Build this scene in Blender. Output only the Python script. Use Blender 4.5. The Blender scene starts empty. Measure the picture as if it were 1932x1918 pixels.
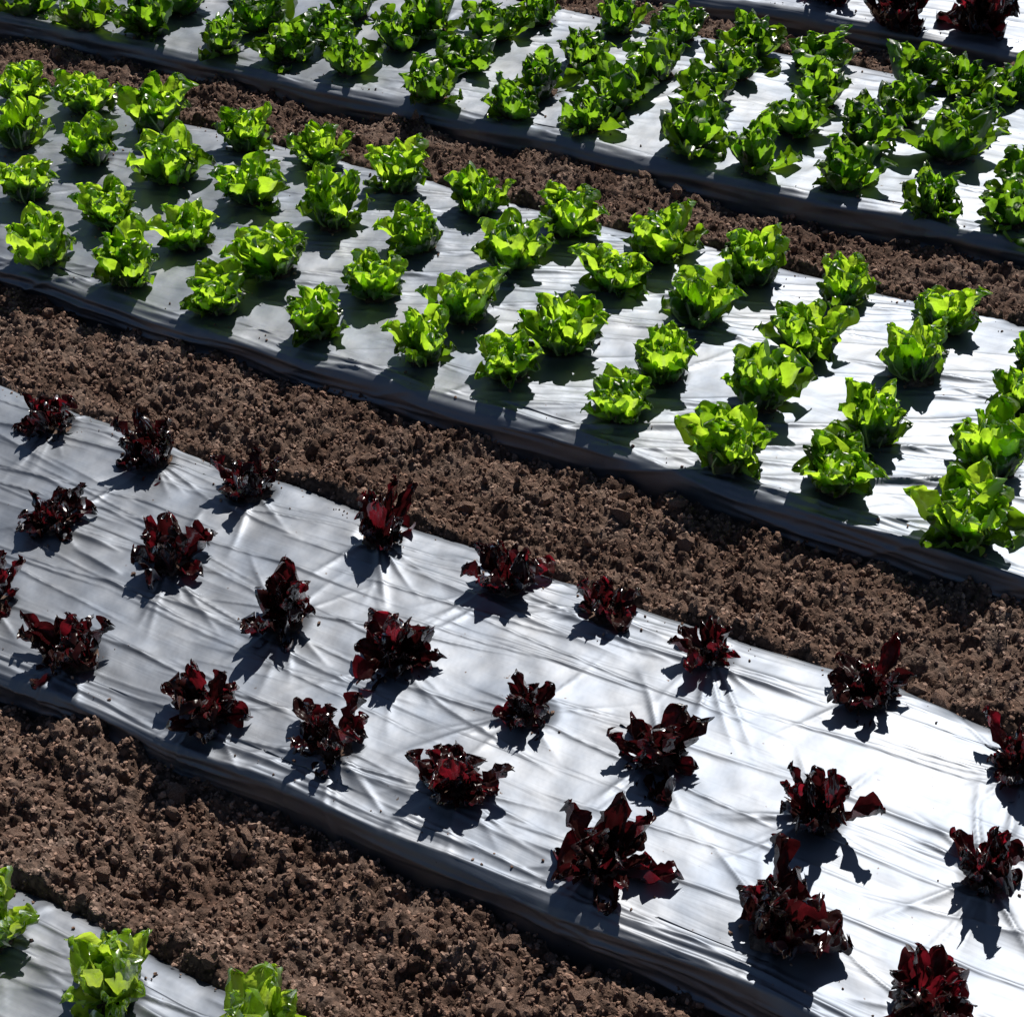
import bpy, math, random
import numpy as np
from mathutils import Vector, Matrix, Euler

random.seed(7)
scene = bpy.context.scene
COL = scene.collection

# ------------------------------------------------------------------ camera
CAM_H = 2.415                       # height of the lens above the bed tops (z = 0)
PITCH, ROLL = math.radians(39), math.radians(-3)
cam = bpy.data.cameras.new('camera')
cam.sensor_fit = 'HORIZONTAL'
cam.sensor_width = 36.0
cam.lens = 36.0 * 3300 / 1932
cam.clip_start, cam.clip_end = 0.05, 1000
cam_ob = bpy.data.objects.new('camera', cam)
COL.objects.link(cam_ob)
fw = Vector((0, math.cos(PITCH), -math.sin(PITCH)))
up0 = Vector((0, math.sin(PITCH), math.cos(PITCH)))
r0 = Vector((1, 0, 0))
cr, sr = math.cos(ROLL), math.sin(ROLL)
rt, up = r0 * cr + up0 * sr, up0 * cr - r0 * sr
cam_ob.matrix_world = Matrix(((rt.x, up.x, -fw.x, 0), (rt.y, up.y, -fw.y, 0),
                              (rt.z, up.z, -fw.z, CAM_H), (0, 0, 0, 1)))
scene.camera = cam_ob

# ------------------------------------------------------------------ sky, sun, exposure
SUN_EL, SUN_AZ = 50.0, 24.0         # degrees; azimuth clockwise from +Y (the view direction)
world = bpy.data.worlds.new('World')
scene.world = world
world.use_nodes = True
wn = world.node_tree
sky = wn.nodes.new('ShaderNodeTexSky')
sky.sky_type = 'NISHITA'
sky.sun_disc = False
sky.sun_elevation = math.radians(SUN_EL)
sky.sun_rotation = math.radians(SUN_AZ)
sky.dust_density = 0.25
sky.ozone_density = 1.6
wn.links.new(sky.outputs[0], wn.nodes['Background'].inputs[0])
wn.nodes['Background'].inputs[1].default_value = 0.05
sl = bpy.data.lights.new('sun', 'SUN')
sl.energy = 5.0
sl.angle = math.radians(0.53)
sl.color = (1.0, 0.95, 0.88)
sun = bpy.data.objects.new('sun', sl)
COL.objects.link(sun)
e, a = math.radians(SUN_EL), math.radians(SUN_AZ)
sun.rotation_euler = Vector((math.cos(e) * math.sin(a), math.cos(e) * math.cos(a), math.sin(e))).to_track_quat('Z', 'Y').to_euler()
scene.view_settings.view_transform = 'Standard'
scene.view_settings.look = 'None'
scene.view_settings.gamma = 1
scene.view_settings.exposure = 0.25
scene.render.engine = 'CYCLES'
scene.cycles.max_bounces = 5
scene.cycles.diffuse_bounces = 3
scene.cycles.glossy_bounces = 2
scene.cycles.transmission_bounces = 4
scene.cycles.use_adaptive_sampling = True
scene.cycles.adaptive_threshold = 0.03
scene.render.resolution_x, scene.render.resolution_y = 1024, 1016

# ------------------------------------------------------------------ field frame
TH = math.radians(-31.55)           # direction the beds run in
DX, DY = math.cos(TH), math.sin(TH)
def W(s, o, z=0.0):                 # along the beds, across the beds -> world
    return Vector((s * DX - o * DY, s * DY + o * DX, z))
FIELD = Matrix.Rotation(TH, 4, 'Z')

# ------------------------------------------------------------------ helpers
_rs = np.random.RandomState(11)
_perm = np.concatenate([_rs.permutation(256)] * 2)
_ang = _rs.rand(256) * 2 * np.pi
_gx, _gy = np.cos(_ang), np.sin(_ang)
_jx, _jy, _jh = _rs.rand(256), _rs.rand(256), _rs.rand(256)

def perlin(x, y):
    x = np.asarray(x, float); y = np.asarray(y, float)
    xi, yi = np.floor(x).astype(int), np.floor(y).astype(int)
    xf, yf = x - xi, y - yi
    def g(i, j, dx, dy):
        h = _perm[_perm[i & 255] + (j & 255)]
        return _gx[h] * dx + _gy[h] * dy
    u, v = xf * xf * xf * (xf * (xf * 6 - 15) + 10), yf * yf * yf * (yf * (yf * 6 - 15) + 10)
    n00, n10 = g(xi, yi, xf, yf), g(xi + 1, yi, xf - 1, yf)
    n01, n11 = g(xi, yi + 1, xf, yf - 1), g(xi + 1, yi + 1, xf - 1, yf - 1)
    return 1.5 * ((n00 * (1 - u) + n10 * u) * (1 - v) + (n01 * (1 - u) + n11 * u) * v)

def clodnoise(x, y):
    """rounded lumps of differing height, one per cell"""
    xi, yi = np.floor(x).astype(int), np.floor(y).astype(int)
    best = np.zeros_like(x)
    for i in (-1, 0, 1):
        for j in (-1, 0, 1):
            h = _perm[_perm[(xi + i) & 255] + ((yi + j) & 255)]
            cx, cy = xi + i + _jx[h], yi + j + _jy[h]
            r = 0.35 + 0.5 * _jh[h]
            d2 = ((x - cx) ** 2 + (y - cy) ** 2) / (r * r)
            best = np.maximum(best, np.sqrt(np.clip(1 - d2, 0, 1)) * r)
    return best

def mesh_np(name, verts, faces, smooth=True):
    me = bpy.data.meshes.new(name)
    verts = np.ascontiguousarray(verts, np.float32)
    faces = np.ascontiguousarray(faces, np.int32)
    k = faces.shape[1]
    me.vertices.add(len(verts))
    me.vertices.foreach_set('co', verts.ravel())
    me.loops.add(faces.size)
    me.loops.foreach_set('vertex_index', faces.ravel())
    me.polygons.add(len(faces))
    me.polygons.foreach_set('loop_start', np.arange(0, faces.size, k, dtype=np.int32))
    me.polygons.foreach_set('loop_total', np.full(len(faces), k, np.int32))
    me.polygons.foreach_set('use_smooth', np.full(len(faces), smooth))
    me.update()
    me.validate()
    return me

def grid_faces(nu, nv):
    i = np.arange(nu - 1)[:, None] * nv + np.arange(nv - 1)[None, :]
    return np.stack([i, i + nv, i + nv + 1, i + 1], -1).reshape(-1, 4)

def obj(name, me, mat=None, parent=None):
    o = bpy.data.objects.new(name, me)
    COL.objects.link(o)
    if mat is not None and not me.materials:
        me.materials.append(mat)
    if parent is not None:
        o.parent = parent
    return o

def tag(o, label=None, cat=None, group=None, kind=None):
    if label: o['label'] = label
    if cat: o['category'] = cat
    if group: o['group'] = group
    if kind: o['kind'] = kind
    return o

# ------------------------------------------------------------------ materials
def new_mat(name):
    m = bpy.data.materials.new(name)
    m.use_nodes = True
    nt = m.node_tree
    for n in list(nt.nodes):
        nt.nodes.remove(n)
    out = nt.nodes.new('ShaderNodeOutputMaterial')
    def N(t, **kw):
        n = nt.nodes.new('ShaderNode' + t)
        for k, v in kw.items():
            setattr(n, k, v)
        return n
    return m, nt, out, N, nt.links.new

def ramp(N, stops):
    r = N('ValToRGB')
    el = r.color_ramp.elements
    while len(el) < len(stops):
        el.new(0.5)
    for q, (p, c) in zip(el, stops):
        q.position = p
        q.color = (*c, 1)
    return r

def soil_material(name, k):
    m, nt, out, N, L = new_mat(name)
    tc = N('TexCoord')
    n1 = N('TexNoise'); n1.inputs['Scale'].default_value = 9; n1.inputs['Detail'].default_value = 4; n1.inputs['Roughness'].default_value = .65
    n2 = N('TexNoise'); n2.inputs['Scale'].default_value = 85; n2.inputs['Detail'].default_value = 3
    L(tc.outputs['Object'], n1.inputs['Vector']); L(tc.outputs['Object'], n2.inputs['Vector'])
    oi = N('ObjectInfo')
    c1 = ramp(N, [(p, tuple(k * x for x in c)) for p, c in ((0.3, (0.15, 0.086, 0.062)), (0.5, (0.26, 0.168, 0.128)), (0.72, (0.37, 0.270, 0.220)))])
    L(n1.outputs['Fac'], c1.inputs['Fac'])
    c2 = ramp(N, [(0.28, (0.34, 0.31, 0.29)), (0.5, (1, 1, 1)), (0.68, (1.75, 1.7, 1.62))])
    L(n2.outputs['Fac'], c2.inputs['Fac'])
    mx = N('Mix', data_type='RGBA', blend_type='MULTIPLY'); mx.inputs[0].default_value = 1
    L(c1.outputs[0], mx.inputs[6]); L(c2.outputs[0], mx.inputs[7])
    b = N('BsdfPrincipled'); b.inputs['Roughness'].default_value = .95; b.inputs['Specular IOR Level'].default_value = .15
    L(mx.outputs[2], b.inputs['Base Color'])
    n3 = N('TexNoise'); n3.inputs['Scale'].default_value = 260; n3.inputs['Detail'].default_value = 2
    L(tc.outputs['Object'], n3.inputs['Vector'])
    bp = N('Bump'); bp.inputs['Strength'].default_value = .8; bp.inputs['Distance'].default_value = .004
    L(n3.outputs['Fac'], bp.inputs['Height']); L(bp.outputs[0], b.inputs['Normal'])
    L(b.outputs[0], out.inputs[0])
    return m

def film_material(name, ang):
    """silver grey polythene, creased along one direction"""
    m, nt, out, N, L = new_mat(name)
    tc = N('TexCoord')
    mp = N('Mapping'); mp.inputs['Rotation'].default_value = (0, 0, -ang); mp.inputs['Scale'].default_value = (1.6, 26, 14)
    L(tc.outputs['Object'], mp.inputs['Vector'])
    n1 = N('TexNoise'); n1.inputs['Scale'].default_value = 1; n1.inputs['Detail'].default_value = 3; n1.inputs['Distortion'].default_value = .6
    L(mp.outputs[0], n1.inputs['Vector'])
    n2 = N('TexNoise'); n2.inputs['Scale'].default_value = 28; n2.inputs['Detail'].default_value = 2
    L(tc.outputs['Object'], n2.inputs['Vector'])
    ad = N('Math', operation='MULTIPLY_ADD'); ad.inputs[1].default_value = .5
    L(n2.outputs['Fac'], ad.inputs[0]); L(n1.outputs['Fac'], ad.inputs[2])
    bp = N('Bump'); bp.inputs['Strength'].default_value = .11; bp.inputs['Distance'].default_value = .012
    L(ad.outputs[0], bp.inputs['Height'])
    # dust and specks of soil
    n3 = N('TexNoise'); n3.inputs['Scale'].default_value = 5; n3.inputs['Detail'].default_value = 4; n3.inputs['Roughness'].default_value = .7
    L(tc.outputs['Object'], n3.inputs['Vector'])
    c = ramp(N, [(0.35, (0.150, 0.170, 0.204)), (0.7, (0.202, 0.212, 0.230))])
    L(n3.outputs['Fac'], c.inputs['Fac'])
    n4 = N('TexNoise'); n4.inputs['Scale'].default_value = 75; n4.inputs['Detail'].default_value = 3
    L(tc.outputs['Object'], n4.inputs['Vector'])
    sp = N('MapRange'); sp.inputs[1].default_value = .73; sp.inputs[2].default_value = .78
    L(n4.outputs['Fac'], sp.inputs[0])
    mx = N('Mix', data_type='RGBA'); L(sp.outputs[0], mx.inputs[0]); L(c.outputs[0], mx.inputs[6]); mx.inputs[7].default_value = (.07, .05, .04, 1)
    b = N('BsdfPrincipled')
    L(mx.outputs[2], b.inputs['Base Color'])
    b.inputs['Metallic'].default_value = 0.97
    b.inputs['Roughness'].default_value = 0.56
    b.inputs['Specular IOR Level'].default_value = .5
    L(bp.outputs[0], b.inputs['Normal'])
    L(b.outputs[0], out.inputs[0])
    return m

def leaf_material(name, dif, trans, ttop, fac, gloss, rough, vein, power=1.0):
    """thin leaf: reflects a little, lets tinted light through"""
    m, nt, out, N, L = new_mat(name)
    tc = N('TexCoord'); oi = N('ObjectInfo')
    n1 = N('TexNoise'); n1.inputs['Scale'].default_value = 35; n1.inputs['Detail'].default_value = 2
    L(tc.outputs['Object'], n1.inputs['Vector'])
    ad = N('Math', operation='MULTIPLY_ADD'); ad.inputs[1].default_value = .7; 
    L(oi.outputs['Random'], ad.inputs[0]); L(n1.outputs['Fac'], ad.inputs[2])
    mr = N('MapRange'); mr.inputs[1].default_value = .3; mr.inputs[2].default_value = 1.3
    L(ad.outputs[0], mr.inputs[0])
    pw = N('Math', operation='POWER'); pw.inputs[1].default_value = power
    L(mr.outputs[0], pw.inputs[0])
    # pale midrib, from the leaf's own width coordinate
    at = N('Attribute'); at.attribute_name = 'rib'
    cd = N('Mix', data_type='RGBA'); cd.inputs[6].default_value = (*dif[0], 1); cd.inputs[7].default_value = (*dif[1], 1)
    L(pw.outputs[0], cd.inputs[0])
    ct = N('Mix', data_type='RGBA'); ct.inputs[6].default_value = (*trans, 1); ct.inputs[7].default_value = (*ttop, 1)
    L(pw.outputs[0], ct.inputs[0])
    cv = N('Mix', data_type='RGBA'); cv.inputs[7].default_value = (*vein, 1)
    L(at.outputs['Fac'], cv.inputs[0]); L(cd.outputs[2], cv.inputs[6])
    cv2 = N('Mix', data_type='RGBA'); cv2.inputs[7].default_value = (*vein, 1)
    L(at.outputs['Fac'], cv2.inputs[0]); L(ct.outputs[2], cv2.inputs[6])
    n2 = N('TexNoise'); n2.inputs['Scale'].default_value = 90; n2.inputs['Detail'].default_value = 1
    L(tc.outputs['Object'], n2.inputs['Vector'])
    bp = N('Bump'); bp.inputs['Strength'].default_value = .5; bp.inputs['Distance'].default_value = .004
    L(n2.outputs['Fac'], bp.inputs['Height'])
    d = N('BsdfDiffuse'); t = N('BsdfTranslucent'); g = N('BsdfGlossy')
    L(cv.outputs[2], d.inputs['Color']); L(cv2.outputs[2], t.inputs['Color'])
    for x in (d, t, g):
        L(bp.outputs[0], x.inputs['Normal'])
    g.inputs['Roughness'].default_value = rough
    g.inputs['Color'].default_value = (1, 1, 1, 1)
    m1 = N('MixShader'); m1.inputs[0].default_value = fac
    L(d.outputs[0], m1.inputs[1]); L(t.outputs[0], m1.inputs[2])
    fr = N('Fresnel'); fr.inputs['IOR'].default_value = 1.4
    L(bp.outputs[0], fr.inputs['Normal'])
    fm = N('Math', operation='MULTIPLY'); fm.inputs[1].default_value = gloss
    L(fr.outputs[0], fm.inputs[0])
    m2 = N('MixShader'); L(fm.outputs[0], m2.inputs[0])
    L(m1.outputs[0], m2.inputs[1]); L(g.outputs[0], m2.inputs[2])
    L(m2.outputs[0], out.inputs[0])
    return m

SOIL = soil_material('shade_darkened_soil', .32)  # soil colour darkened to deepen the shade in gaps between lumps
LIT_SOIL = soil_material('sun_brightened_soil', .76)  # same soil, brightened so crumbs and clods look sunlit
def rib_material(name, col):
    m, nt, out, N, L = new_mat(name)
    tc = N('TexCoord'); n = N('TexNoise'); n.inputs['Scale'].default_value = 60
    L(tc.outputs['Object'], n.inputs['Vector'])
    c = ramp(N, [(.3, tuple(x * .75 for x in col)), (.7, col)])
    L(n.outputs['Fac'], c.inputs['Fac'])
    b = N('BsdfPrincipled'); b.inputs['Roughness'].default_value = .4
    b.inputs['Subsurface Weight'].default_value = 0
    L(c.outputs[0], b.inputs['Base Color']); L(b.outputs[0], out.inputs[0])
    return m
RIB_G, RIB_R = rib_material('green_rib', (0.34, 0.46, 0.16)), rib_material('red_rib', (0.05, 0.012, 0.014))
GREEN = leaf_material('green_leaf', ((0.028, 0.070, 0.006), (0.055, 0.12, 0.010)), (0.34, 0.64, 0.018), (0.64, 0.92, 0.05), .74, .13, .45, (0.42, 0.52, 0.22))
OUTER_SHADED = leaf_material('shaded_outer_leaf', ((0.018, 0.046, 0.005), (0.035, 0.080, 0.008)), (0.09, 0.22, 0.005), (0.34, 0.60, 0.015), .60, .18, .42, (0.36, 0.46, 0.20))  # outer ring coloured darker, painting in the shade at the plant bases
DEEP = leaf_material('deep_green_leaf', ((0.022, 0.058, 0.008), (0.045, 0.10, 0.012)), (0.12, 0.30, 0.010), (0.36, 0.66, 0.025), .68, .13, .45, (0.36, 0.46, 0.20))
PALE = leaf_material('pale_green_leaf', ((0.10, 0.20, 0.02), (0.15, 0.27, 0.035)), (0.50, 0.75, 0.03), (0.72, 0.92, 0.10), .64, .35, .36, (0.48, 0.58, 0.28))
RED = leaf_material('red_leaf', ((0.024, 0.008, 0.007), (0.060, 0.015, 0.014)), (0.04, 0.005, 0.006), (0.36, 0.014, 0.03), .5, .36, .26, (0.05, 0.012, 0.012), 3.5)

# ------------------------------------------------------------------ where every lettuce stands
# (along, across, width, height) in metres, row by row, left to right
PLANTS = {
    'r0': [(-2.675, 2.314, 0.143, 0.072), (-2.373, 2.312, 0.162, 0.112), (-2.099, 2.322, 0.168, 0.088), (-1.762, 2.315, 0.149, 0.133), (-1.441, 2.307, 0.187, 0.107), (-1.222, 2.326, 0.141, 0.076), (-0.979, 2.310, 0.127, 0.087), (-0.663, 2.346, 0.177, 0.070), (-0.355, 2.298, 0.132, 0.086)],
    'r1': [(-2.427, 2.031, 0.169, 0.096), (-2.107, 2.038, 0.173, 0.131), (-1.789, 2.008, 0.175, 0.149), (-1.525, 2.023, 0.175, 0.113), (-1.215, 2.010, 0.128, 0.086), (-0.952, 2.018, 0.169, 0.097), (-0.634, 2.020, 0.136, 0.136), (-0.333, 2.029, 0.125, 0.157)],
    'r2': [(-2.372, 1.769, 0.127, 0.070), (-2.092, 1.725, 0.193, 0.119), (-1.777, 1.727, 0.168, 0.137), (-1.504, 1.763, 0.183, 0.100), (-1.239, 1.780, 0.197, 0.100), (-0.930, 1.741, 0.189, 0.172), (-0.613, 1.746, 0.198, 0.191), (-0.337, 1.719, 0.172, 0.200)],
    'g0': [(-3.953, 3.623, 0.187, 0.110), (-3.712, 3.647, 0.217, 0.117), (-3.424, 3.649, 0.227, 0.145), (-3.122, 3.666, 0.188, 0.131), (-2.847, 3.671, 0.190, 0.115), (-2.554, 3.643, 0.207, 0.134), (-2.298, 3.646, 0.195, 0.120), (-2.012, 3.643, 0.204, 0.125), (-1.724, 3.633, 0.213, 0.125), (-1.463, 3.628, 0.209, 0.134), (-1.223, 3.635, 0.172, 0.114), (-0.955, 3.622, 0.182, 0.096), (-0.689, 3.511, 0.170, 0.110)],
    'g1': [(-3.735, 3.370, 0.169, 0.143), (-3.471, 3.400, 0.214, 0.171), (-3.179, 3.401, 0.222, 0.142), (-2.894, 3.402, 0.223, 0.121), (-2.606, 3.385, 0.193, 0.145), (-2.325, 3.395, 0.188, 0.127), (-2.053, 3.410, 0.198, 0.129), (-1.780, 3.443, 0.201, 0.102), (-1.502, 3.389, 0.208, 0.134), (-1.220, 3.383, 0.203, 0.115), (-0.939, 3.393, 0.188, 0.136), (-0.670, 3.367, 0.165, 0.115)],
    'g2': [(-3.494, 3.135, 0.184, 0.119), (-3.186, 3.137, 0.192, 0.106), (-2.902, 3.132, 0.193, 0.102), (-2.606, 3.122, 0.229, 0.125), (-2.309, 3.139, 0.188, 0.108), (-2.034, 3.140, 0.202, 0.124), (-1.750, 3.135, 0.203, 0.141), (-1.473, 3.137, 0.173, 0.129), (-1.218, 3.126, 0.194, 0.150), (-0.940, 3.113, 0.178, 0.149), (-0.662, 3.126, 0.194, 0.147)],
    'g3': [(-3.215, 2.873, 0.195, 0.137), (-2.935, 2.894, 0.203, 0.136), (-2.646, 2.896, 0.209, 0.088), (-2.347, 2.915, 0.189, 0.121), (-2.041, 2.930, 0.170, 0.126), (-1.808, 2.953, 0.192, 0.106), (-1.494, 2.928, 0.185, 0.109), (-1.203, 2.879, 0.203, 0.148), (-0.964, 2.910, 0.225, 0.098), (-0.652, 2.879, 0.231, 0.127)],
    'f0': [(-4.413, 4.108, 0.216, 0.122), (-4.126, 4.098, 0.219, 0.146), (-3.918, 4.152, 0.207, 0.152), (-3.593, 4.142, 0.163, 0.085), (-3.357, 4.179, 0.205, 0.096), (-3.109, 4.170, 0.156, 0.085), (-2.758, 4.124, 0.192, 0.116), (-2.499, 4.138, 0.164, 0.101), (-2.241, 4.162, 0.153, 0.102), (-1.924, 4.188, 0.221, 0.150), (-1.695, 4.141, 0.169, 0.151), (-1.434, 4.152, 0.182, 0.101), (-1.182, 4.130, 0.142, 0.119), (-0.960, 4.155, 0.178, 0.090)],
    'f1': [(-3.888, 4.352, 0.230, 0.113), (-3.575, 4.368, 0.242, 0.111), (-3.303, 4.364, 0.163, 0.083), (-3.063, 4.425, 0.152, 0.119), (-2.780, 4.376, 0.191, 0.104), (-2.473, 4.330, 0.176, 0.112), (-2.227, 4.342, 0.198, 0.127), (-1.989, 4.470, 0.182, 0.102), (-1.674, 4.419, 0.185, 0.111), (-1.466, 4.396, 0.198, 0.122), (-1.216, 4.439, 0.236, 0.110), (-0.981, 4.341, 0.153, 0.080)],
    'f2': [(-3.328, 4.581, 0.187, 0.102), (-3.023, 4.598, 0.209, 0.128), (-2.801, 4.619, 0.233, 0.129), (-2.466, 4.574, 0.165, 0.101), (-2.195, 4.607, 0.197, 0.129), (-1.985, 4.700, 0.188, 0.112), (-1.675, 4.627, 0.191, 0.115), (-1.427, 4.631, 0.197, 0.129), (-1.216, 4.663, 0.163, 0.092)],
    'f3': [(-2.737, 4.800, 0.155, 0.122), (-2.465, 4.847, 0.135, 0.115), (-2.258, 4.875, 0.196, 0.108), (-1.991, 4.866, 0.193, 0.138), (-1.761, 4.885, 0.243, 0.076), (-1.473, 4.842, 0.204, 0.144), (-1.318, 4.895, 0.153, 0.092), (-1.184, 4.924, 0.170, 0.097)],
    'n0': [(-1.775, 1.127, 0.087, 0.130), (-1.514, 1.132, 0.144, 0.170), (-1.245, 1.156, 0.134, 0.152)],
    'b0': [(-1.953, 5.321, 0.168, 0.133), (-1.658, 5.221, 0.218, 0.195), (-1.410, 5.294, 0.254, 0.200)],
}
BEDS = {
    # key: front edge, back edge, s range, angle of creases, rows front to back, step
    'near':  dict(f=0.45, b=1.235, s=(-2.7, -0.3), ang=0.03, rows=['n0'], sharp=30, ds=.008, do=.0036),
    'red':   dict(f=1.632, b=2.39, s=(-3.6, 0.55), ang=0.02, rows=['r2', 'r1', 'r0'], sharp=44, amp=.85, calm=-1.25, ds=.0052, do=.0032),
    'green': dict(f=2.815, b=3.73, s=(-4.7, 0.45), ang=0.36, rows=['g3', 'g2', 'g1', 'g0'], amp=1.35, sharp=22, ds=.008, do=.0040),
    'far':   dict(f=4.10, b=4.95, s=(-5.4, 0.1), ang=0.25, rows=['f0', 'f1', 'f2', 'f3'], ds=.010, do=.007),
    'last':  dict(f=5.235, b=6.10, s=(-4.2, 0.2), ang=0.1, rows=['b0'], ds=.012, do=.008),
}
SOILZ = -0.060
NUDGE = {'g3': .018, 'f0': .045, 'b0': .05, 'f1': .02}
for k, dv in NUDGE.items():
    PLANTS[k] = [(s, o + dv, w, h) for s, o, w, h in PLANTS[k]]

# ------------------------------------------------------------------ the ground between the beds
gv = np.array([(-250, -250, -.16), (250, -250, -.16), (250, 250, -.16), (-250, 250, -.16)])
tag(obj('ground', mesh_np('ground', gv, np.array([[0, 1, 2, 3]])), SOIL), kind='structure')

def soil_height(s, o, o0, o1):
    """path soil: banked over the film on the near side, lower at the foot of the next bed"""
    t = np.clip((o - o0) / 0.11, 0, 1)
    base = (1 - t * t * (3 - 2 * t)) * 0.052 + SOILZ
    base = base + 0.010 * np.sin(np.clip((o - o0) / (o1 - o0), 0, 1) * np.pi)
    z = base + .022 * perlin(s * 3.3, o * 5.1) + .014 * perlin(s * 11 + 7, o * 12)
    z = z + (.026 + .03 * np.clip(perlin(s * 6, o * 6 + 4), -.6, 1)) * clodnoise(s * 24 + 3 + .5 * perlin(s * 40, o * 40), o * 24 + .5 * perlin(s * 40 + 9, o * 40)) + .020 * clodnoise(s * 50 + .5 * perlin(s * 70, o * 70), o * 50 + 9) + .008 * clodnoise(s * 95 + 5, o * 95) + .007 * perlin(s * 38, o * 38) - .012 + .004 * perlin(s * 90, o * 90)
    t2 = np.clip((o - o1 + .10) / .09, 0, 1)             # thrown up against the foot of the next bed here and there
    z = z - .026 * t2 + .050 * t2 * np.clip(perlin(s * 3.7 + o1 * 9, s * 0 + 2.5) - .10, 0, 1) + .012 * t2 * np.clip(perlin(s * 14, o * 14 + 40), 0, 1)
    edge = np.clip((o - o0 + .035) / .05, 0, 1)          # thins out where it lies on the film
    return np.where(edge < 1, z * edge + (SOILZ - .03) * (1 - edge), z)

ICO0 = None
def ico(sub):
    import bmesh
    bm = bmesh.new()
    bmesh.ops.create_icosphere(bm, subdivisions=sub, radius=1)
    v = np.array([x.co[:] for x in bm.verts]); f = np.array([[x.index for x in p.verts] for p in bm.faces])
    bm.free()
    return v, f
ICO1, ICO2 = ico(1), ico(2)

def lump(rs, base):
    v, f = base
    q = v * (1 + .28 * perlin(v[:, :1] * 1.7 + rs.rand() * 50, v[:, 1:2] * 1.7 + v[:, 2:] * 1.3 + rs.rand() * 50))
    q = q * (1 + .15 * rs.randn(len(v), 1)) * np.array([1, .6 + .5 * rs.rand(), .5 + .4 * rs.rand()])
    return q

CLODS = [mesh_np('clod', lump(np.random.RandomState(i), ICO2), ICO2[1], smooth=False) for i in range(9)]
for c in CLODS:
    c.materials.append(LIT_SOIL)

def rotm(rs):
    return np.array(Euler((rs.rand() * 6.28, rs.rand() * 6.28, rs.rand() * 6.28)).to_matrix())

def soil_path(o0, o1, s0, s1, step, n_small, n_big, seed):
    rs = np.random.RandomState(seed)
    s = np.arange(s0, s1, step)
    o = np.arange(o0 - .035, o1 + .025, step * .85)
    S, O = np.meshgrid(s, o, indexing='ij')
    Z = soil_height(S, O, o0, o1)
    jit = step * .3
    v = np.stack([S + jit * rs.randn(*S.shape) * .6, O + jit * rs.randn(*S.shape) * .6, Z], -1).reshape(-1, 3)
    root = obj('soil_path', mesh_np('soil_path', v, grid_faces(len(s), len(o))), SOIL)
    root.matrix_world = FIELD
    tag(root, kind='structure')
    # crumbs, too many to count
    lib = [lump(np.random.RandomState(90 + i), ICO1) for i in range(24)]
    r = .0022 + .0042 * rs.rand(n_small) ** 1.6 + np.where(rs.rand(n_small) < .10, .004, 0)
    ps, po = rs.uniform(s0, s1, n_small), rs.uniform(o0 - .005, o1 + .01, n_small)
    pz = soil_height(ps, po, o0, o1) + r * .45
    V = [lib[i % 24] @ rotm(rs).T * r[i] + np.array((ps[i], po[i], pz[i])) for i in range(n_small)]
    nv = len(V[0])
    F = [ICO1[1] + nv * i for i in range(n_small)]
    cr = obj('crumbs', mesh_np('crumbs', np.concatenate(V), np.concatenate(F), smooth=False), LIT_SOIL, root)
    tag(cr, kind='stuff')
    # clods one can pick out
    for i in range(n_big):
        r = .008 + .016 * rs.rand() ** 2.6
        ps, po = rs.uniform(s0 + .1, s1 - .1), rs.uniform(o0 + .02, o1 - .015)
        z = float(soil_height(np.array([ps]), np.array([po]), o0, o1)[0])
        c = obj('clod', CLODS[i % 9], None, root)
        c.location = (ps, po, z + r * .35)
        c.rotation_euler = (rs.rand() * 6.28, rs.rand() * 6.28, rs.rand() * 6.28)
        c.scale = (r, r, r)
    return root

soil_path(BEDS['near']['b'] + .005, BEDS['red']['f'] - .020, -2.75, 0.2, .0058, 13000, 200, 1)
soil_path(BEDS['red']['b'] + .005, BEDS['green']['f'] - .020, -3.9, 0.45, .0062, 15000, 220, 2)
soil_path(BEDS['green']['b'] + .005, BEDS['far']['f'] - .020, -4.9, 0.2, .0078, 9000, 150, 3)
soil_path(BEDS['far']['b'] + .005, BEDS['last']['f'] - .020, -4.0, 0.1, .010, 3500, 110, 4)

# ------------------------------------------------------------------ film-covered beds
def crease(S, T, s0, t0, ang, ln, amp, wid, curv, skew, radial=False):
    ca, sa = math.cos(ang), math.sin(ang)
    a = (S - s0) * ca + (T - t0) * sa
    b = -(S - s0) * sa + (T - t0) * ca - curv * a * a
    if radial:                      # starts at the plant, opens and fades outwards
        tp = np.clip(a / .025, 0, 1) * np.clip(1 - a / ln, 0, 1)
        wd = wid * (.45 + np.clip(a, 0, ln) / ln)
    else:
        tp = np.clip(1 - (a / (ln * .5)) ** 2, 0, 1)
        wd = wid
    x = b / wd
    return amp * tp * np.where(x < 0, np.exp(x * (1 + skew)), np.exp(-x * (2 - skew)))

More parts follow.
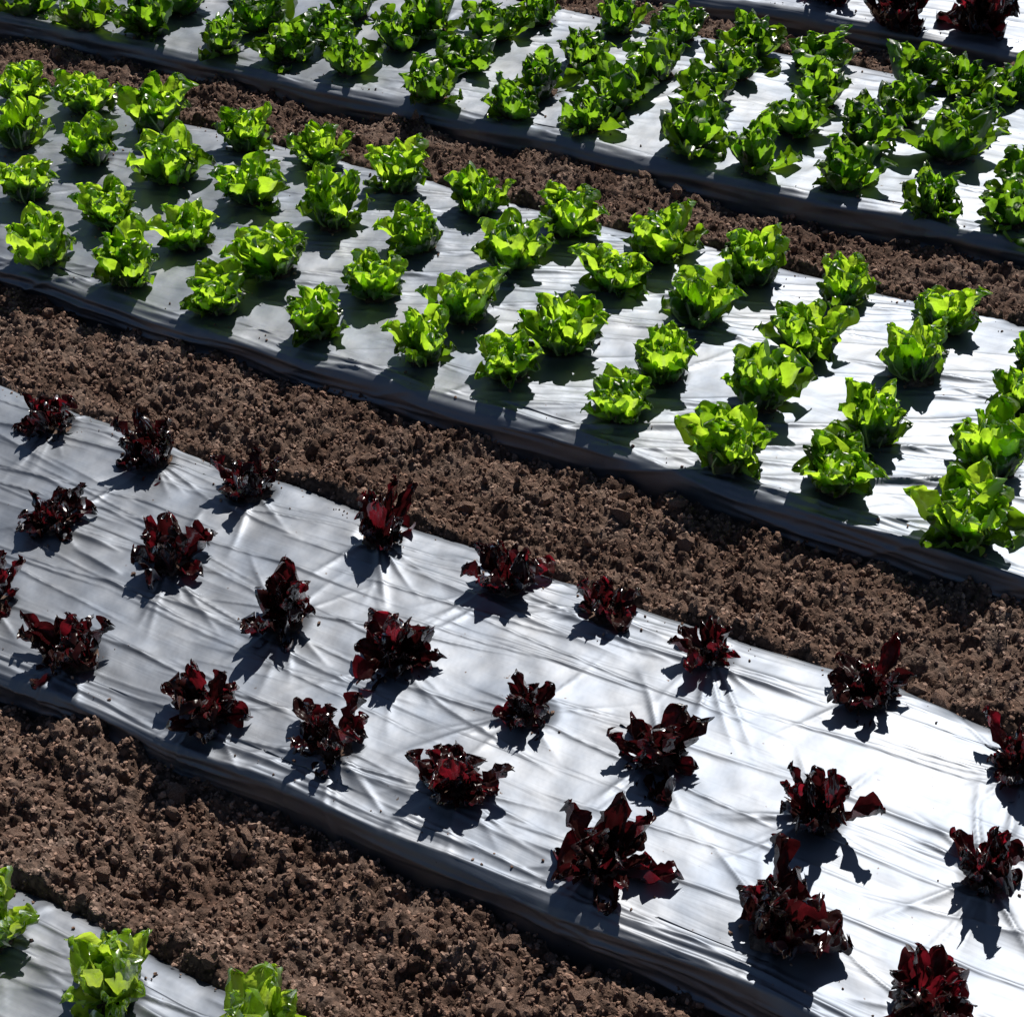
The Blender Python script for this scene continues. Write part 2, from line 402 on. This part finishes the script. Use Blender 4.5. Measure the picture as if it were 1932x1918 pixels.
def build_film(key, label):
    B = BEDS[key]
    rs = np.random.RandomState(sum(map(ord, key)))
    f, b = B['f'], B['b']
    # cross-section: front foot, front face, shoulder, top, back shoulder, back foot
    ctrl = [(f - .034, -.150), (f - .016, -.080), (f - .007, -.028)]
    for k in range(1, 6):
        an = math.pi * .36 * (1 - k / 5.0)
        ctrl.append((f + .018 - .024 * math.sin(an), -.024 + .024 * math.cos(an)))
    ctrl += [(f + .1, .006), ((f + b) / 2, .010), (b - .08, .006), (b - .02, .001), (b, -.008), (b + .02, -.035), (b + .035, -.075), (b + .045, -.11)]
    ctrl = np.array(ctrl)
    L = np.concatenate([[0], np.cumsum(np.hypot(*np.diff(ctrl, axis=0).T))])
    n = int(L[-1] / B['do'])
    l = np.linspace(0, L[-1], n)
    po, pz = np.interp(l, L, ctrl[:, 0]), np.interp(l, L, ctrl[:, 1])
    ker = np.ones(5) / 5
    po[2:-2], pz[2:-2] = np.convolve(po, ker, 'valid'), np.convolve(pz, ker, 'valid')
    no, nz = -np.gradient(pz, l), np.gradient(po, l)
    # crease coordinate: equals "across" on the top, runs on down the faces
    tcoord = l - np.interp((f + b) / 2, po, l) + (f + b) / 2
    s = np.arange(B['s'][0], B['s'][1], B['ds'])
    S, T = np.meshgrid(s, tcoord, indexing='ij')
    h = .006 * perlin(S * 1.9 + 3, T * 3.1) + .0032 * perlin(S * 6, T * 8 + 2) + .0012 * perlin(S * 17, T * 22)
    wid0, wid1 = min(tcoord), max(tcoord)
    area = (B['s'][1] - B['s'][0]) * (b - f)
    amp = B.get('amp', 1.0)
    for i in range(int(area * 75)):            # long creases
        big = rs.rand() < .25
        cs_, ct_ = rs.uniform(*B['s']), rs.uniform(f - .03, b)
        dens = .62 + .9 * float(perlin(np.array([cs_ * 1.3]), np.array([ct_ * 2.1 + 30]))[0]) - (.45 if cs_ > B.get('calm', 9) else 0)
        if rs.rand() > dens:
            continue
        h += crease(S, T, cs_, ct_, B['ang'] + rs.normal(0, .09), rs.uniform(.15, .75),
                    amp * (rs.uniform(.004, .010) if big else rs.uniform(.0012, .0045)), rs.uniform(.006, .013) if big else rs.uniform(.004, .009), rs.normal(0, .10), rs.rand())
    for i in range(int(area * B.get('sharp', 0))):        # thin hard folds
        cs_ = rs.uniform(*B['s'])
        if cs_ > B.get('calm', 9) and rs.rand() < .6:
            continue
        h += crease(S, T, cs_, rs.uniform(f, b), B['ang'] + rs.normal(0, .08), rs.uniform(.25, .9), rs.uniform(.0018, .005), rs.uniform(.0028, .0046), rs.normal(0, .06), rs.choice([.1, .9]))
    for i in range(int((B['s'][1] - B['s'][0]) * 22)):   # tight pleats along the buried front edge
        h += crease(S, T, rs.uniform(*B['s']), f + rs.uniform(-.07, .045), rs.normal(0, .05), rs.uniform(.2, .8), rs.uniform(.003, .009), rs.uniform(.004, .009), rs.normal(0, .04), rs.rand())
    for i in range(int((B['s'][1] - B['s'][0]) * 1.8)):   # the taut rope-like fold at the shoulder
        h += crease(S, T, rs.uniform(*B['s']), f + rs.uniform(-.012, .018), rs.normal(0, .012), rs.uniform(.9, 1.8), rs.uniform(.005, .010), rs.uniform(.004, .007), rs.normal(0, .01), rs.rand())
    for row in B['rows']:
        for (ps, pq, w, hh) in PLANTS[row]:
            d2 = (S - ps) ** 2 + (T - pq) ** 2
            h += .004 * np.exp(-d2 / .008)
            k = rs.randint(7, 13) if key in ('red', 'near') else rs.randint(2, 5)
            a0 = rs.uniform(0, 6.28)
            for q in range(k):                 # pleats fanning from the planting hole
                an = a0 + rs.normal(0, .55) + (math.pi if rs.rand() < .35 else 0)
                if row == B['rows'][0] and rs.rand() < .6:
                    an = -math.pi / 2 + rs.normal(0, .6)
                h += crease(S, T, ps + .02 * math.cos(an), pq + .02 * math.sin(an), an, rs.uniform(.12, .28), rs.uniform(.002, .007), rs.uniform(.0032, .008) * (1 + .9 * abs(math.sin(an))), rs.normal(0, .5), rs.rand(), True)
            h = np.where(d2 < .0036, h - .012 * (1 - d2 / .0036) ** 2, h)
    O = po[None, :] + h * no[None, :]
    Z = pz[None, :] + h * nz[None, :]
    edge = .020 * perlin(S * 2.6 + f * 7, S * 0 + 5) * (np.abs(T - (f + b) / 2) > (b - f) / 2 - .06)
    v = np.stack([S, O + edge, Z], -1)
    ob = obj('mulch_film', mesh_np('mulch_film', v.reshape(-1, 3), grid_faces(len(s), n)), film_material('film_' + key, B['ang']))
    ob.matrix_world = FIELD
    tag(ob, label, 'mulch film', 'plastic films covering the beds')
    def height(ps, pq):
        i = int(np.clip(round((ps - s[0]) / B['ds']), 0, len(s) - 1))
        j = int(np.argmin(np.abs(tcoord - pq)))
        return float(Z[i, j])
    # soil thrown onto the film along its edges and round the plants
    lib = [lump(np.random.RandomState(190 + i), ICO1) for i in range(12)]
    pts = []
    for i in range(int((B['s'][1] - B['s'][0]) * 60)):
        back = rs.rand() < .7
        pts.append((rs.uniform(*B['s']), b - abs(rs.normal(0, .035)) if back else f + .02 + abs(rs.normal(0, .03))))
    for row in B['rows']:
        for (ps, pq, w, hh) in PLANTS[row]:
            for i in range(7):
                an, rr = rs.rand() * 6.28, .035 + abs(rs.normal(0, .03))
                pts.append((ps + rr * math.cos(an), pq + rr * math.sin(an)))
    V = []
    for i, (ps, pq) in enumerate(pts):
        r = .0015 + .004 * rs.rand() ** 2.2
        V.append(lib[i % 12] @ rotm(rs).T * r + np.array((ps, pq, height(ps, pq) + r * .4)))
    tag(obj('crumbs', mesh_np('crumbs', np.concatenate(V), np.concatenate([ICO1[1] + len(V[0]) * i for i in range(len(V))]), smooth=False), LIT_SOIL, ob), kind='stuff')
    B['height'] = height
    B['film'] = ob
    return ob

build_film('near', 'silver plastic film over the nearest bed, in the bottom left corner')
build_film('red', 'creased silver plastic film over the bed of dark red lettuces in front')
build_film('green', 'silver plastic film over the middle bed with four even rows of green lettuce')
build_film('far', 'silver plastic film over the farther green bed with crowded uneven lettuces')
build_film('last', 'silver plastic film of the farthest bed in the top right corner')

# ------------------------------------------------------------------ leaves
def leaf_mesh(name, rs, L, Wd, phi, stalk, cup, ruf, lobes, lobe_amp, mat, nu=13, nv=11, c=.62):
    """phi: (base, middle, tip) lean from upright, radians; grows outwards along +X"""
    u = np.sin(np.linspace(0, 1, nu) * np.pi / 2) ** 1.15
    v = np.linspace(-1, 1, nv)
    U, V = np.meshgrid(u, v, indexing='ij')
    ph = np.interp(u, [0, .45, 1], phi)
    uu = np.linspace(0, 1, 60)
    pp = np.interp(uu, [0, .45, 1], phi)
    X = np.interp(u, uu, np.concatenate([[0], np.cumsum(np.sin(pp[1:]) / 59)])) * L
    Zc = np.interp(u, uu, np.concatenate([[0], np.cumsum(np.cos(pp[1:]) / 59)])) * L
    w = np.where(u < c, stalk + (1 - stalk) * np.sin(np.clip(u / c, 0, 1) * np.pi / 2) ** 1.5, np.sqrt(np.clip(1 - ((u - c) / (1 - c)) ** 2, 0, 1)))
    w = w * Wd
    p1, p2 = rs.rand() * 6.28, rs.rand() * 6.28
    side = np.where(V < 0, p1, p2)
    env = np.clip(U * 2.2 - .35, 0, 1)
    lob = 1 + lobe_amp * env * np.sin(lobes * U * 6.28 + side) * np.abs(V) ** 1.5
    wv = w[:, None] * lob
    y = wv * np.sin(cup * V) / cup
    off = wv * (1 - np.cos(cup * V)) / cup
    em = np.maximum(np.abs(V), np.clip((U - .6) / .4, 0, 1)) ** 2.5 * np.clip(U * 1.8, 0, 1)
    q1, q2 = rs.rand(2) * 40
    off = off + ruf * em * perlin(U * 4.6 + q1, V * 3.6 + q2) * 1.8 + ruf * .35 * perlin(U * 7 + q2, V * 6 + q1) * np.clip(U * 2, 0, 1)
    off = off - .10 * Wd * np.exp(-(V / .16) ** 2) * (1 - U)       # keel of the midrib
    tip = lobe_amp * .20 * L * np.clip((U - .55) / .45, 0, 1) * np.sin(V * lobes * 2.2 + p1)
    y = y + ruf * .3 * em * perlin(U * 5 + q2, V * 4 + q1 + 9)
    sn, cs = np.sin(ph)[:, None], np.cos(ph)[:, None]
    P = np.stack([X[:, None] - off * cs + tip * sn, y, Zc[:, None] + off * sn + tip * cs], -1)
    me = mesh_np(name, P.reshape(-1, 3), grid_faces(nu, nv))
    at = me.attributes.new('rib', 'FLOAT', 'POINT')
    at.data.foreach_set('value', (np.exp(-(V / .13) ** 2) * np.clip(1.15 - U, 0, 1) * .8).astype(np.float32).ravel())
    me.materials.append(mat)
    # raised rib along the back of the leaf
    c0 = nv // 2
    mid_l, n_r = P[:, c0], int(nu * .75)
    outw = np.stack([np.cos(ph), 0 * ph, -np.sin(ph)], 1)
    rw = (.0042 * (1 - u) + .0007)[:, None]
    lat = np.array([[0, 1.0, 0]])
    q = np.stack([mid_l + outw * .0006 + lat * rw, mid_l + outw * (rw * 1.1 + .0006), mid_l + outw * .0006 - lat * rw], 1)[:n_r]
    RIBS[me.name] = mesh_np('midrib', q.reshape(-1, 3), grid_faces(n_r, 3))
    RIBS[me.name].materials.append(RIBMAT[mat.name])
    return me

RIBS = {}
RIBMAT = {'green_leaf': RIB_G, 'pale_green_leaf': RIB_G, 'deep_green_leaf': RIB_G, 'shaded_outer_leaf': RIB_G, 'red_leaf': RIB_R}
def stem_mesh(mat):
    an = np.linspace(0, 2 * np.pi, 8, endpoint=False)
    v = np.concatenate([np.stack([r * np.cos(an), r * np.sin(an), 0 * an + z], 1) for r, z in ((.010, -.006), (.013, .004), (.011, .014), (.004, .024))])
    f = [[a * 8 + i, a * 8 + (i + 1) % 8, a * 8 + 8 + (i + 1) % 8, a * 8 + 8 + i] for a in range(3) for i in range(8)]
    me = mesh_np('stem', v, np.array(f))
    me.materials.append(mat)
    return me
STEM = {'g': stem_mesh(RIB_G), 'r': stem_mesh(RIB_R)}

D = math.radians
def green_set(mat, seed, tall=1.0):
    rs = np.random.RandomState(seed)
    j = lambda x, s: x + rs.normal(0, s)
    k = dict(nu=15, nv=11, c=.68)
    lb = lambda: rs.choice([1.6, 2.2, 2.8])
    outer = [leaf_mesh('leaf', rs, j(.098, .010), j(.033, .004), (D(j(74, 5)), D(j(50, 9)), D(j(30, 20))), .32, j(.85, .2), .013, lb(), .13, mat if mat is PALE else OUTER_SHADED, **k) for _ in range(10)]
    mid = [leaf_mesh('leaf', rs, j(.110, .014) * tall, j(.029, .004), (D(j(54, 6)), D(j(28, 8)), D(j(14, 18))), .32, j(.9, .2), .0155, lb(), .13, mat, **k) for _ in range(10)]
    inner = [leaf_mesh('heart_leaf', rs, j(.098, .014) * tall, j(.024, .003), (D(j(28, 6)), D(j(13, 7)), D(j(4, 18))), .36, j(1.1, .2), .015, lb(), .13, mat, **k) for _ in range(8)]
    return outer, mid, inner

def red_set(seed):
    rs = np.random.RandomState(seed)
    j = lambda x, s: x + rs.normal(0, s)
    k = dict(nu=16, nv=13, c=.74)
    lb = lambda: rs.choice([1.6, 2.0, 2.5])
    outer = [leaf_mesh('leaf', rs, j(.084, .012), j(.022, .004), (D(j(72, 6)), D(j(60, 10)), D(j(52, 30))), .15, j(.9, .2), .014, lb(), .21, RED, **k) for _ in range(10)]
    mid = [leaf_mesh('leaf', rs, j(.094, .014), j(.020, .003), (D(j(46, 8)), D(j(33, 9)), D(j(30, 28))), .15, j(.9, .2), .014, lb(), .21, RED, **k) for _ in range(10)]
    inner = [leaf_mesh('heart_leaf', rs, j(.080, .012), j(.017, .003), (D(j(20, 6)), D(j(12, 8)), D(j(10, 22))), .17, j(1, .2), .012, lb(), .24, RED, **k) for _ in range(8)]
    return outer, mid, inner

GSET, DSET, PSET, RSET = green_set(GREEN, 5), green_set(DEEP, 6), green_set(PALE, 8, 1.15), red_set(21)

HOLE = []
for i in range(4):
    rs = np.random.RandomState(300 + i)
    k = 18
    an = np.linspace(0, 2 * np.pi, k, endpoint=False)
    ring = lambda r, z: np.stack([r * (1 + .22 * rs.randn(k) * .6) * np.cos(an), r * (1 + .22 * rs.randn(k) * .6) * np.sin(an), z + .0015 * rs.randn(k)], 1)
    v = np.concatenate([ring(1, -.004), ring(.8, .004), ring(.4, .007), [[0, 0, .008]]])
    v[:, :2] *= .042
    fs = [[a * k + q, a * k + (q + 1) % k, (a + 1) * k + (q + 1) % k, (a + 1) * k + q] for a in range(2) for q in range(k)]
    me = bpy.data.meshes.new('planting_hole')
    me.from_pydata([tuple(x) for x in v], [], fs + [[2 * k + q, 2 * k + (q + 1) % k, 3 * k] for q in range(k)])
    me.materials.append(SOIL)
    HOLE.append(me)

def lettuce(name, s, o, bed, width, height, sets, counts, seed, w0, h0, loose=0.0, ribs=True):
    rs = np.random.RandomState(seed)
    z = BEDS[bed]['height'](s, o)
    root = bpy.data.objects.new(name, None)
    COL.objects.link(root)
    root.empty_display_size = .05
    root.location = W(s, o, z - .002)
    root.rotation_euler = (rs.normal(0, .06 + loose * .12), rs.normal(0, .06 + loose * .12), rs.rand() * 6.28)
    sx, sz = width / w0, height / h0
    obj('stem', STEM[name[0]], None, root)
    for ring, cnt in zip((0, 1, 2), counts):
        a0 = rs.rand() * 6.28
        for i in range(cnt):
            me = sets[ring][rs.randint(len(sets[ring]))]
            lf = bpy.data.objects.new('heart_leaf' if ring == 2 else 'leaf', me)
            COL.objects.link(lf)
            if ribs and ring == 0:
                rb = bpy.data.objects.new('midrib', RIBS[me.name])
                COL.objects.link(rb)
                rb.parent = lf
            lf.parent = root
            k = rs.uniform(.84, 1.14) * (1 + loose * rs.normal(0, .22))
            az = a0 + (i + rs.normal(0, .14 + loose * .3)) / cnt * 6.283
            lf.location = (.008 * math.cos(az), .008 * math.sin(az), .002 + .004 * ring)
            lf.rotation_euler = (rs.normal(0, .12), rs.normal(0, .09 + loose * .15), az)
            lf.scale = (sx * k, sx * k * rs.uniform(.9, 1.1), sz * k)
    hm = obj('planting_hole', HOLE[seed % 4], None, BEDS[bed]['film'])
    hm.location = (s, o, z + .006)
    hm.rotation_euler = (0, 0, rs.rand() * 6.28)
    return root

ORD = ['first', 'second', 'third', 'fourth', 'fifth', 'sixth', 'seventh', 'eighth', 'ninth', 'tenth', 'eleventh', 'twelfth', 'thirteenth', 'fourteenth']
ROWS = {'g3': 'front', 'g2': 'second', 'g1': 'third', 'g0': 'back', 'f0': 'front', 'f1': 'second', 'f2': 'third', 'f3': 'back',
        'r2': 'front', 'r1': 'middle', 'r0': 'back'}
seed = 1000
for row in ('n0', 'g3', 'g2', 'g1', 'g0', 'f0', 'f1', 'f2', 'f3'):
    for i, (s, o, w, h) in enumerate(PLANTS[row]):
        seed += 1
        if row == 'n0':
            r = lettuce('green_lettuce', s, o, 'near', max(w, .15) * 1.06, h * .76, PSET, (9, 13, 10), seed, .172, .122, .3)
            tag(r, 'pale green lettuce, ' + ORD[i] + ' from the left in the bottom left corner bed', 'lettuce', 'pale green lettuces in the nearest bed')
        elif row[0] == 'g':
            r = lettuce('green_lettuce', s, o, 'green', w, max(.09, min(h * .86, .125)), GSET, (9, 12, 8), seed, .190, .100, .24)
            tag(r, 'bright green lettuce, %s from the left in the %s row of the middle bed' % (ORD[i], ROWS[row]), 'lettuce', 'green lettuces in the middle bed')
        else:
            r = lettuce('green_lettuce', s, o, 'far', max(w, .16), max(.10, min(h * .95, .13)), DSET, (8, 10, 6), seed, .166, .096, .55, False)
            tag(r, 'deep green lettuce, %s from the left in the %s row of the far bed' % (ORD[i], ROWS[row]), 'lettuce', 'green lettuces in the far bed')
for row in ('r2', 'r1', 'r0', 'b0'):
    for i, (s, o, w, h) in enumerate(PLANTS[row]):
        seed += 1
        if row == 'b0':
            r = lettuce('red_lettuce', s, o, 'last', w, h * .9, RSET, (13, 15, 10), seed, .172, .092, .5)
            tag(r, 'dark red lettuce, %s from the left in the farthest bed at top right' % ORD[i], 'lettuce', 'red lettuces in the farthest bed')
        else:
            r = lettuce('red_lettuce', s, o, 'red', w, max(.08, min(h * .85, .118)), RSET, (9 + int(w > .16) * 2, 9 + int(h > .11) * 3, 6), seed, .182, .090, .8)
            tag(r, 'dark red lettuce, %s from the left in the %s row of the red bed' % (ORD[i], ROWS[row]), 'lettuce', 'red lettuces in the film-covered bed')
